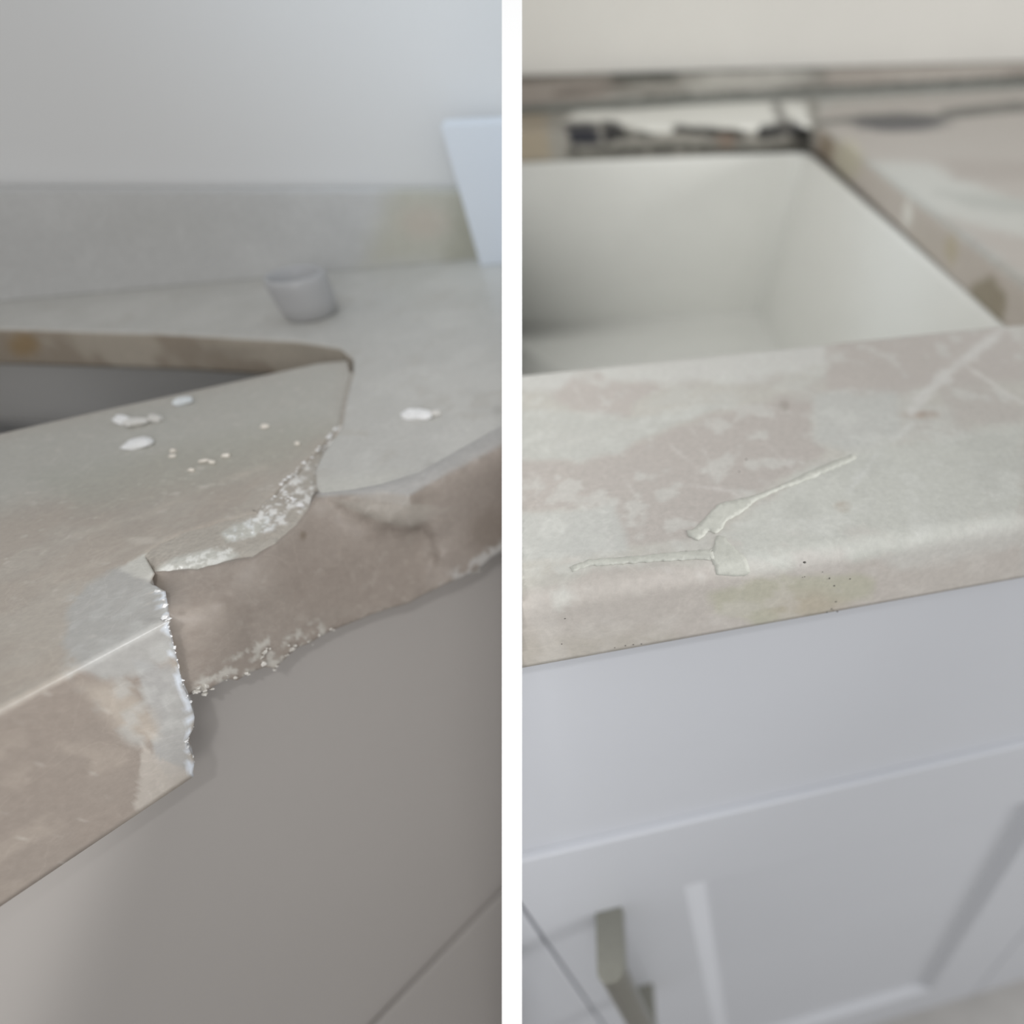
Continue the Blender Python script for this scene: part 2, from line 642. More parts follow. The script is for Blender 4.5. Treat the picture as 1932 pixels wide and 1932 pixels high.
outB = [(1010, 780), (945, 816), (860, 866), (790, 905), (720, 925), (606, 939), (594, 915), (592, 886), (607, 853), (642, 807), (651, 752), (664, 704),
        (664, 677), (640, 656), (560, 643), (300, 629), (40, 621)]
vB, fB, tB = slab(np.vstack([xy(outB, ZL), [hole_b[:2], k0[:2], k1[:2]]]), ZL, 0.022, 0.0018, 0.0022, 0.005, 8, fine=(0.0022, lambda x, y: y > 660))
colB = paint(vB, (157, 156, 152), LAY_B, KL, tB)
tag(new_obj('rear_slab', vB, fB, M_stone, left_top, colB, True, 'L'), 'pale grey top right of the crack and behind the sink')


def patch(poly, ctrl, spacing, amp, freq, thick, seed, ztop=0.0001):
    """broken stone surface: depth behind the front face set at some points, roughness in between"""
    B = resample(np.array(poly, float), spacing)
    if area2(B) < 0:
        B = B[::-1]
    pts = inside_grid(B, spacing)
    tv, tf, ov = cdt(B, pts)
    cx, cy, cdv = [], [], []
    for x, y, k, val in ctrl:
        cx.append(x)
        cy.append(y)
        cdv.append(val if k == 'd' else float(np.dot(onz(x, y, ZL + val) - FA, NIN)))
    cx, cy, cdv = map(np.array, (cx, cy, cdv))
    A = np.hypot(cx[:, None] - cx, cy[:, None] - cy)
    wgt = np.linalg.solve(A + 0.5 * np.eye(len(cx)), cdv - cdv.mean())
    dd = np.hypot(tv[:, 0:1] - cx, tv[:, 1:2] - cy) @ wgt + cdv.mean()
    lim = np.array([np.dot(onz(a, b, ZL + ztop) - FA, NIN) for a, b in tv])
    dd = np.maximum(dd, lim)
    V = np.array([onF(a, b, q) for (a, b), q in zip(tv, dd)])
    n1 = fbm(V, freq, seed, 5) - 0.5
    n2 = np.abs(fbm(V, freq * 0.4, seed + 9, 3) - 0.5)
    soft = np.clip((ZL - 0.0004 - V[:, 2]) / 0.001, 0, 1)
    V = V + NIN * (amp * soft * (n1 * 1.4 + n2))[:, None]
    V[:, 2] = np.minimum(V[:, 2], ZL + ztop)
    n = len(B)
    m = {}
    for i, lst in enumerate(ov):
        for k in lst:
            m.setdefault(k, i)
    loop = [m[i] for i in range(n)]
    back = V + NIN * thick - np.array([0, 0, 0.002])
    base = len(V)
    faces = list(tf) + [tuple(base + i for i in reversed(f)) for f in tf]
    for i in range(n):
        a, b = loop[i], loop[(i + 1) % n]
        faces.append((a, b, base + b, base + a))
    return np.vstack([V, back]), faces


# broken front of the right-hand piece
bottom = [(372, 1308), (395, 1300), (430, 1281), (448, 1284), (470, 1270), (500, 1259), (520, 1262), (545, 1236), (562, 1222), (585, 1214), (600, 1204), (625, 1190),
          (660, 1176), (700, 1160), (735, 1148), (770, 1139), (800, 1122), (826, 1110), (850, 1098), (872, 1089), (890, 1080), (910, 1068), (930, 1050), (948, 1040), (1000, 1012)]
topline = [(1000, 774), (945, 804), (860, 852), (790, 892), (720, 913), (664, 924), (604, 931), (585, 962), (561, 992), (540, 1012), (520, 1028), (479, 1053), (410, 1066), (373, 1076), (319, 1079), (290, 1079)]
sidel = [(276, 1086), (284, 1120), (300, 1160), (308, 1200), (322, 1253), (332, 1298), (345, 1312)]
polyF = topline + sidel + bottom
ctrlF = [(1000, 774, 'z', .0001), (945, 804, 'z', .0001), (860, 852, 'z', .0001), (790, 892, 'z', .0001), (720, 913, 'z', .0001), (664, 924, 'z', .0001), (604, 931, 'z', .0001),
         (1000, 786, 'z', .0001), (945, 815, 'z', .0001), (860, 864, 'z', .0001), (790, 904, 'z', .0001), (720, 924, 'z', .0001), (664, 933, 'z', .0001), (606, 939, 'z', .0000),
         (1000, 814, 'd', 0), (1000, 1012, 'd', 0), (945, 843, 'd', 0), (905, 864, 'd', 0), (865, 886, 'd', 0), (838, 900, 'd', 0), (900, 960, 'd', 0), (850, 1000, 'd', 0), (945, 940, 'd', 0), (940, 1030, 'd', 0), (880, 1070, 'd', 0), (845, 1090, 'd', 0),
         (720, 940, 'z', -.0022), (772, 936, 'd', .0012), (800, 950, 'd', .0008), (832, 1000, 'd', 0), (834, 1050, 'd', 0), (820, 1000, 'd', .0005), (800, 985, 'd', .0010), (777, 992, 'd', .0014), (735, 985, 'd', .0032), (690, 967, 'd', .0075), (645, 946, 'z', -.0012),
         (645, 958, 'z', -.005), (686, 980, 'd', .0125), (735, 998, 'd', .0085), (777, 1004, 'd', .0065), (796, 998, 'd', .0058), (810, 1015, 'd', .0055), (817, 1055, 'd', .005), (803, 1095, 'd', .0042), (775, 1125, 'd', .0035),
         (700, 1080, 'd', .0085), (640, 1050, 'd', .0110), (600, 1120, 'd', .0075), (640, 1180, 'd', .0055), (520, 1110, 'd', .0085), (480, 1180, 'd', .0065), (540, 1235, 'd', .0050),
         (420, 1140, 'd', .0075), (390, 1220, 'd', .005), (340, 1200, 'd', .006), (370, 1300, 'd', .004), (440, 1275, 'd', .0042), (310, 1150, 'd', .0085),
         (276, 1086, 'z', -.003), (284, 1120, 'z', -.006), (290, 1079, 'z', -.0015), (319, 1079, 'z', -.0026), (373, 1076, 'z', -.0034), (410, 1066, 'z', -.0036), (479, 1053, 'z', -.0038), (520, 1028, 'z', -.0036), (561, 992, 'z', -.0032), (585, 962, 'z', -.002)]
vF, fF = patch(polyF, ctrlF, 5.0, 0.0004, 130, 0.006, 3)
LAY_F = [
    ('fbm', (60, 0.47, (1, 1, 1)), (150, 141, 133), 0.6, 0, 0),
    ('fbm', (120, 0.56, (1, 1, 1)), (133, 123, 115), 0.5, 0, 0),
    ('poly', [(596, 936), (606, 922), (720, 906), (790, 886), (945, 798), (1000, 768), (1000, 812), (945, 842), (865, 884), (800, 918), (770, 935), (720, 932)], (166, 165, 163), 0.9, 4, 2),
    ('poly', [(620, 941), (700, 945), (800, 952), (860, 960), (800, 985), (777, 996), (735, 990), (686, 973)], (158, 152, 144), 0.8, 4, 3),
    ('poly', [(650, 938), (720, 925), (772, 935), (775, 955), (720, 948)], (170, 166, 160), 0.6, 4, 3),
    ('poly', [(845, 890), (1000, 815), (1000, 1010), (830, 1105), (826, 1050), (800, 990)], (152, 143, 136), 0.6, 12, 6),
    ('poly', [(590, 970), (686, 985), (735, 1002), (800, 1000), (820, 1055), (800, 1100), (700, 1150), (560, 1150), (520, 1060)], (140, 130, 122), 0.55, 20, 10),
    ('ell', (930, 1005, 45, 45), (124, 114, 105), 0.6, 25, 6),
    ('line', ([(740, 1000), (789, 995), (814, 1012), (823, 1055), (809, 1098), (791, 1118)], 3), (127, 118, 111), 0.6, 6, 3),  # shadow edge at the right end of the hollow, painted dark
    ('ell', (572, 1010, 5, 7), (105, 92, 76), 0.7, 5, 2),
    ('polyfbm', [[(360, 1320), (372, 1280), (440, 1240), (500, 1200), (520, 1205), (600, 1170), (620, 1195), (560, 1245), (450, 1300)], 420, 0.50], (182, 179, 172), 0.85, 8, 0),
    ('polyfbm', [[(820, 1118), (850, 1080), (940, 1020), (1000, 1000), (1000, 1020), (900, 1085)], 300, 0.45], (180, 178, 175), 0.9, 6, 0),
    ('polyfbm', [[(300, 1080), (820, 1000), (800, 1130), (372, 1300)], 330, 0.60], (160, 152, 144), 0.4, 10, 0),
]
colF = paint(vF, (144, 135, 127), LAY_F, KF)
tag(new_obj('broken_edge', vF, fF, M_edge, left_top, colF, True, 'L'), 'hollow brown broken face where the front edge came away')

# chipped scar along the upper edge
scar = [(262, 1054), (272, 1040), (316, 1010), (390, 985), (440, 972), (488, 960), (512, 930), (536, 902), (560, 884), (600, 846), (640, 801), (650, 748), (659, 703), (669, 703), (659, 753), (652, 806), (616, 852), (598, 884), (598, 915), (610, 941),
        (594, 972), (570, 1006), (548, 1027), (526, 1044), (482, 1070), (412, 1086), (373, 1096), (319, 1102), (290, 1104), (272, 1085), (258, 1062)]
ctrlS = [(x, y, 'z', -.0006) for x, y in scar[:13]] + [(669, 703, 'z', -.0008), (659, 753, 'z', -.0008), (652, 806, 'z', -.0010), (616, 852, 'z', -.003), (598, 884, 'z', -.003), (598, 915, 'z', -.003), (610, 941, 'z', -.003)] + \
        [(594, 972, 'z', -.0045), (570, 1006, 'z', -.007), (526, 1044, 'z', -.008), (482, 1070, 'z', -.008), (412, 1086, 'z', -.008), (373, 1096, 'z', -.008), (319, 1102, 'z', -.007), (290, 1104, 'z', -.006), (272, 1085, 'z', -.004), (258, 1062, 'z', -.003),
         (585, 962, 'z', -.0028), (561, 992, 'z', -.0038), (520, 1028, 'z', -.0043), (479, 1054, 'z', -.0046), (410, 1067, 'z', -.0044), (373, 1077, 'z', -.0040), (319, 1080, 'z', -.0030), (294, 1080, 'z', -.002),
         (440, 1030, 'z', -.0030), (350, 1045, 'z', -.0020), (480, 1012, 'z', -.0034), (430, 1022, 'z', -.0029), (425, 1012, 'z', -.0014), (470, 998, 'z', -.0015), (500, 985, 'z', -.0018), (540, 970, 'z', -.003), (560, 930, 'z', -.002), (390, 1020, 'z', -.0016), (330, 1066, 'z', -.0021)]
vS, fS = patch(scar, ctrlS, 3.5, 0.0012, 240, 0.004, 21)
LAY_S = [
    ('fbm', (120, 0.5, (1, 1, 1)), (158, 150, 141), 0.5, 0, 0),
    ('poly', [(292, 1080), (330, 1050), (400, 1035), (450, 1045), (420, 1066), (370, 1077), (319, 1081)], (188, 188, 181), 0.85, 6, 8),
    ('poly', [(415, 1005), (440, 988), (500, 975), (510, 990), (480, 1012), (428, 1022)], (182, 182, 175), 0.85, 4, 4),
    ('polyfbm', [[(300, 1078), (330, 1055), (420, 1030), (450, 1040), (410, 1068), (320, 1081)], 500, 0.48], (216, 216, 211), 0.9, 5, 0),
    ('polyfbm', [[(420, 1005), (500, 966), (530, 975), (515, 1000), (440, 1020)], 600, 0.50], (215, 217, 216), 0.9, 5, 0),
    ('polyfbm', [[(480, 990), (500, 930), (560, 880), (640, 800), (655, 810), (600, 880), (590, 950), (540, 990)], 520, 0.50], (214, 213, 210), 0.9, 5, 0),
    ('poly', [(450, 1045), (520, 1010), (560, 980), (570, 995), (520, 1030), (479, 1054)], (170, 165, 156), 0.7, 6, 5),
]
colS = paint(vS, (163, 157, 148), LAY_S, KF)
tag(new_obj('chipped_scar', vS, fS, M_crystal, left_top, colS, False, 'L'), 'glittering white chipped scar along the crack')


def shards(pts, size, zf, mat, parent, name, colr, seed, side, count=1, spread=6):
    r = random.Random(seed)
    parts = []
    for (x, y, k) in pts:
        for _ in range(count):
            xx, yy = x + r.uniform(-spread, spread), y + r.uniform(-spread, spread)
            c = zf(xx, yy)
            s = size * k * r.uniform(0.5, 1.3)
            bm = bmesh.new()
            bmesh.ops.create_icosphere(bm, subdivisions=1, radius=1)
            R = np.array(Vector((r.random(), r.random(), r.random())).normalized())
            v = np.array([q.co for q in bm.verts])
            v *= np.array([r.uniform(.6, 1.4), r.uniform(.5, 1.1), r.uniform(.35, .8)])
            v += (np.array([[r.uniform(-.25, .25) for _ in range(3)] for _ in v]))
            f = [tuple(q.index for q in t.verts) for t in bm.faces]
            bm.free()
            parts.append((v * s + c, f))
    V, Fc = merge(parts)
    cols = np.clip(np.tile(lin(colr) / KL, (len(V), 1)), 0, .92)
    return new_obj(name, V, Fc, mat, parent, cols, False, side)


crk = []
rr = random.Random(5)
for (ax, ay), (bx, by) in zip([(637, 806), (622, 825), (600, 852), (575, 875), (556, 893), (530, 912), (520, 935), (545, 940)], [(622, 825), (600, 852), (575, 875), (556, 893), (530, 912), (545, 950), (560, 955), (570, 950)]):
    for t in np.linspace(0, 1, 5):
        crk.append((ax + (bx - ax) * t, ay + (by - ay) * t, rr.uniform(.5, 1.0)))
o = shards(crk, 0.00085, lambda x, y: onz(x, y, ZL - .0002), M_crystal, left_top, 'crystal_rubble', (212, 216, 222), 3, 'L', 1, 4)
tag(o, 'white glinting crystal rubble in the crack', kind='stuff')
lip = []
for (ax, ay), (bx, by) in zip(CRACK_FRONT[:-1], CRACK_FRONT[1:]):
    for t in np.linspace(0, 1, 4)[:-1]:
        lip.append((ax + (bx - ax) * t - 4, ay + (by - ay) * t, rr.uniform(.5, 1.0)))
for (ax, ay) in [(300, 1115), (306, 1130), (312, 1145), (313, 1165), (312, 1180), (325, 1235), (322, 1250), (332, 1262)]:
    lip.append((ax, ay, 1.0))
o = shards(lip, 0.00080, lambda x, y: onF(x, y, .0006), M_crystal, left_top, 'crystal_lip', (206, 213, 222), 8, 'L', 1, 3)
tag(o, 'rough white crystals on the lip of the crack', kind='stuff')
bot = [(x, y - 3, rr.uniform(.4, 1.0)) for x, y in bottom[:12]] + [(x, y - 4, 1.3) for x, y in [(872, 1089), (890, 1080), (897, 1078), (860, 1095)]] + [(380, 1300, 1.2), (372, 1306, 1.2), (385, 1304, 1), (495, 1235, .9), (505, 1225, .8), (545, 1222, .9)]
o = shards(bot, 0.0010, lambda x, y: onF(x, y, .0040), M_crystal, left_top, 'crystal_crumble', (176, 173, 167), 12, 'L', 2, 6)
tag(o, 'crumbled pale stone along the broken lower edge', kind='stuff')

# upstand, wall and trim at the back of the left bay
tops = [onplane(-240, 352, b0, bn)[2], onplane(905, 364, b1, bn)[2]]
V = []
for p, zt in ((k0 - bn * .017, tops[0] + (tops[0] - tops[1]) * np.dot(b0 - k0, bd) / np.linalg.norm(b1 - b0)), (b1, tops[1])):
    for k in (0, 0.018):
        for zz in (ZL + 0.0002, zt):
            q = p + bn * k
            V.append((q[0], q[1], zz))
Vb, Fb = np.array(V), [(0, 1, 3, 2), (4, 6, 7, 5), (0, 4, 5, 1), (2, 3, 7, 6), (0, 2, 6, 4), (1, 5, 7, 3)]
bmx = bmesh.new()
vs = [bmx.verts.new(v) for v in Vb]
for f in Fb:
    bmx.faces.new([vs[i] for i in f])
bmesh.ops.subdivide_edges(bmx, edges=bmx.edges[:], cuts=40, use_grid_fill=True)
bmx.verts.index_update()
Vb = np.array([v.co for v in bmx.verts])
Fb = [tuple(v.index for v in f.verts) for f in bmx.faces]
bmx.free()
LAY_U = [
    ('fbm', (22, 0.48, (1, 1, 1)), (162, 162, 161), 0.5, 0, 0),
    ('poly', [(740, 340), (930, 340), (930, 500), (690, 500)], (150, 148, 136), 0.8, 30, 6),
    ('poly', [(860, 360), (930, 360), (930, 500), (840, 500)], (130, 128, 115), 0.7, 25, 4),
    ('ell', (800, 420, 40, 30), (156, 147, 137), 0.7, 20, 0),
    ('ell', (300, 420, 120, 30), (150, 150, 148), 0.6, 40, 0),
]
colU = paint(Vb, (155, 155, 154), LAY_U, 0.62)
o = tag(new_obj('stone_upstand', Vb, Fb, M_stone, None, colU, False, 'L'), 'low grey stone upstand along the back wall of the broken counter', 'backsplash')

w0 = b0 + bn * 0.020 - bd * 1.5
w1 = b1 + bn * 0.020 + bd * 1.2
V = []
for p in (w0, w1):
    for k in (0, 0.08):
        for zz in (0.0, 1.6):
            q = p + bn * k
            V.append((q[0], q[1], zz))
tag(new_obj('wall_left', V, [(0, 1, 3, 2), (4, 6, 7, 5), (0, 4, 5, 1), (2, 3, 7, 6), (0, 2, 6, 4), (1, 5, 7, 3)], M_wallL, None, None, False, 'L'), kind='structure')

# white window trim at the end of the upstand
t0 = onz(908, 497, ZL)
V = []
for a in (0.0, 0.16):
    for k in (-0.006, 0.020):
        for zz in (ZL + 0.0003, onplane(850, 235, t0, bn)[2]):
            q = t0 + bd * a + bn * k + np.array([0, 0, 0])
            V.append((q[0], q[1], zz))
tag(new_obj('trim_1', V, [(0, 1, 3, 2), (4, 6, 7, 5), (0, 4, 5, 1), (2, 3, 7, 6), (0, 2, 6, 4), (1, 5, 7, 3)], M_trim, None, None, False, 'L'), kind='structure')


# sinks: a basin lofted from rim to floor
def basin(rim, floor_, zr, zf, name, mat, label, side, corner=0.03):
    r = chaikin(np.array(rim), 0)
    r = cut_corners(r, corner)
    f = cut_corners(np.array(floor_), corner)
    n = len(r)
    rings = []
    cen_r = r.mean(0)
    flange = [p + (p - cen_r) / np.linalg.norm(p - cen_r) * 0.015 for p in r]
    rings.append(np.column_stack([flange, np.full(n, zr)]))
    rings.append(np.column_stack([r, np.full(n, zr)]))
    steps = [0.02, 0.06, 0.3, 0.6, 0.85, 0.93, 0.97, 0.99, 1.0]
    for s in steps:
        rings.append(np.column_stack([r + (f - r) * s, np.full(n, zr + (zf - zr) * s)]))
    cf_ = f.mean(0)
    for sh, dz in ((0.97, -.004), (0.92, -.007), (0.85, -0.008), (0.3, -.010), (0.05, -0.012)):
        rings.append(np.column_stack([cf_ + (f - cf_) * sh, np.full(n, zf + dz)]))
    V = np.vstack(rings)
    Fc = []
    for k in range(len(rings) - 1):
        for i in range(n):
            j = (i + 1) % n
            Fc.append((k * n + i, k * n + j, (k + 1) * n + j, (k + 1) * n + i))
    Fc.append(tuple(range((len(rings) - 1) * n, len(rings) * n)))
    o = new_obj(name, V, Fc, mat, None, None, True, None)
    # clip without filling so the bowl stays open
    bm = bmesh.new()
    bm.from_mesh(o.data)
    nn = Vector(NV)
    co = Vector(C0) + nn * (0.52 * DT if side == 'R' else -0.52 * DT)
    bmesh.ops.bisect_plane(bm, geom=bm.verts[:] + bm.edges[:] + bm.faces[:], dist=1e-7, plane_co=co, plane_no=nn, clear_outer=(side == 'L'), clear_inner=(side == 'R'))
    bm.to_mesh(o.data)
    bm.free()
    md = o.modifiers.new('wall', 'SOLIDIFY')
    md.thickness = 0.006
    md.offset = -1
    return tag(o, label, 'sink')


zb = ZL - TL
hole = xy([(-200, 862), (640, 676), (662, 684), (640, 656), (300, 629), (-200, 618)], ZL)
hmx = np.array([hole[0], hole[1] , hole[3] + np.array([0.0, 0.0]), hole[5]])
ctr = hmx.mean(0)
rim = [p + (p - ctr) * 0.02 for p in hmx]
flo = [ctr + (p - ctr) * 0.92 for p in hmx]
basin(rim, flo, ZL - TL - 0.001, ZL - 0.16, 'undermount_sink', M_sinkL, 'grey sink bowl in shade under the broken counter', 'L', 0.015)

# left cabinet
DC = 0.014
cz = ZL - 0.0225


def inF(a, d, z):
    q = FA + DIR * a + NIN * d
    return (q[0], q[1], z)


def boxF(a0, a1, d0, d1, z0, z1):
    v = [inF(a, d, z) for a in (a0, a1) for d in (d0, d1) for z in (z0, z1)]
    return np.array(v), [(0, 1, 3, 2), (4, 6, 7, 5), (0, 4, 5, 1), (2, 3, 7, 6), (0, 2, 6, 4), (1, 5, 7, 3)]


cabL = thing('vanity_cabinet', 'plain taupe cabinet front below the broken stone edge', 'cabinet')
dz_line = onplane(862, 1778, FA + NIN * (DC - .004), NIN)[2]
prof = [(-0.6, 0.0805), (1.2, 0.0805), (1.2, cz)]
for zz in np.linspace(cz, ZL - TL - .0006, 12):
    prof.append((float(np.dot(PA0 - FA, DIR) + np.interp(zz, cf[order, 1], cf[order, 0])) - 0.0005, zz))
prof.append((-0.6, ZL - TL - .0006))
n = len(prof)
v = np.array([inF(a, d, z) for d in (DC, DC + 0.006) for a, z in prof])
f = [tuple(range(n)), tuple(reversed(range(n, 2 * n)))] + [(i, (i + 1) % n, n + (i + 1) % n, n + i) for i in range(n)]
new_obj('apron_panel', v, f, M_cabL, cabL, None, False, 'L')
v, f = boxF(-0.5, 1.2, DC + 0.05, DC + 0.068, 0.0, 0.0795)
new_obj('toe_kick', v, f, M_cabL, cabL, None, False, 'L')
v, f = boxF(-0.5, 1.2, DC - 0.004, DC - 0.0002, 0.09, dz_line)
bevel_obj(new_obj('door', v, f, M_cabL, cabL, None, False, 'L'), 0.0015, 3)

# small things on the broken counter
def lathe(profile, n=28):
    V, Fc = [], []
    for r, z in profile:
        for k in range(n):
            a = 2 * math.pi * k / n
            V.append((r * math.cos(a), r * math.sin(a), z))
    for i in range(len(profile) - 1):
        for k in range(n):
            j = (k + 1) % n
            Fc.append((i * n + k, i * n + j, (i + 1) * n + j, (i + 1) * n + k))
    Fc.append(tuple(reversed(range(n))))
    Fc.append(tuple(range((len(profile) - 1) * n, len(profile) * n)))
    return np.array(V), Fc


c = onz(590, 592, ZL)
v, f = lathe([(.0165, 0), (.0180, .001), (.0200, .012), (.0205, .026), (.0200, .0300), (.0185, .0315), (.0170, .0300), (.0160, .010), (.002, .006)])
o = new_obj('small_cup', v * 0.74 + np.array([c[0], c[1], ZL + .0002]), f, M_cup, None, None, True)
tag(o, 'small pale frosted cup standing on the counter behind the sink', 'cup')


def chip(x, y, wpx, hpx, label, colr, seed, group=None, tilt=0.0):
    r = random.Random(seed)
    c = onz(x, y, ZL)
    d = np.linalg.norm(c - C0)
    w = wpx * d / F * 0.5
    bm = bmesh.new()
    bmesh.ops.create_icosphere(bm, subdivisions=2, radius=1)
    vv = np.array([q.co for q in bm.verts])
    vv *= 1 + np.array([[r.uniform(-.18, .18)] for _ in vv])
    vv *= np.array([w, w * r.uniform(.5, .8), hpx * d / F * 0.42])
    vv[:, 2] = np.maximum(vv[:, 2], -hpx * d / F * 0.2)
    a = r.uniform(-.4, .4)
    R = np.array([[math.cos(a), -math.sin(a), 0], [math.sin(a), math.cos(a), 0], [0, 0, 1]])
    vv = vv @ R.T
    vv += np.array([c[0], c[1], ZL + 0.0001 - vv[:, 2].min()])
    f = [tuple(q.index for q in t.verts) for t in bm.faces]
    bm.free()
    cols = np.clip(np.tile(lin(colr) / KL, (len(vv), 1)), 0, .93)
    o = new_obj('stone_chip', vv, f, M_crystal, None, cols, False)
    return tag(o, label, 'chip', group)


chip(786, 785, 56, 15, 'shiny white stone flake lying on the counter right of the crack', (232, 240, 246), 1)
chip(821, 783, 22, 12, 'dull grey stone flake beside the shiny white flake', (182, 180, 176), 2)
chip(233, 797, 22, 16, 'bluish white stone chip on the strip by the sink edge', (222, 232, 240), 3)
chip(258, 799, 30, 12, 'pale grey stone chip touching the bluish white chip', (186, 184, 180), 4)
chip(295, 793, 20, 13, 'small grey stone chip right of the bluish white chip', (182, 180, 176), 5)
chip(262, 840, 36, 13, 'long white stone chip nearer the front, below the bluish white chip', (208, 212, 214), 6)
chip(347, 760, 26, 13, 'pale stone chip nearest the sink edge, farthest back of the chips', (186, 190, 192), 7)
for i, (x, y, w, lb) in enumerate([(326, 862, 10, 'tiny pale crumb in front of another crumb, below the pale stone chip'), (328, 852, 8, 'tiny pale crumb just behind another crumb, below the pale stone chip'),
                                   (386, 871, 12, 'left of two touching pale crumbs in the middle of the strip'), (401, 873, 12, 'right of two touching pale crumbs in the middle of the strip'),
                                   (427, 861, 12, 'single pale crumb right of the two touching crumbs'), (362, 888, 9, 'tiny pale crumb nearest the front of the strip'),
                                   (500, 806, 13, 'pale stone crumb alone between the sink corner and the crumbs'), (562, 838, 9, 'tiny pale crumb nearest the open crack')]):
    chip(x, y, w, 6, lb, (196, 190, 181), 20 + i, 'stone crumbs on the polished strip')

# ------------------------------------------------------------------ RIGHT BAY: the mended counter
WVX = 8240.0


def wy(y1440, x):        # image line through (1440, y) along the counter front
    return y1440 + (x - 1440) * (-50 - y1440) / (WVX - 1440)


RA, RB = onz(985, wy(1062, 985), ZR), onz(1894, wy(1062, 1894), ZR)
RD = (RB - RA) / np.linalg.norm(RB - RA)
RN = np.array([-RD[1], RD[0], 0.0])               # into the bay


def onR(px, py, d=0.0):
    return onplane(px, py, RA + RN * d, RN)


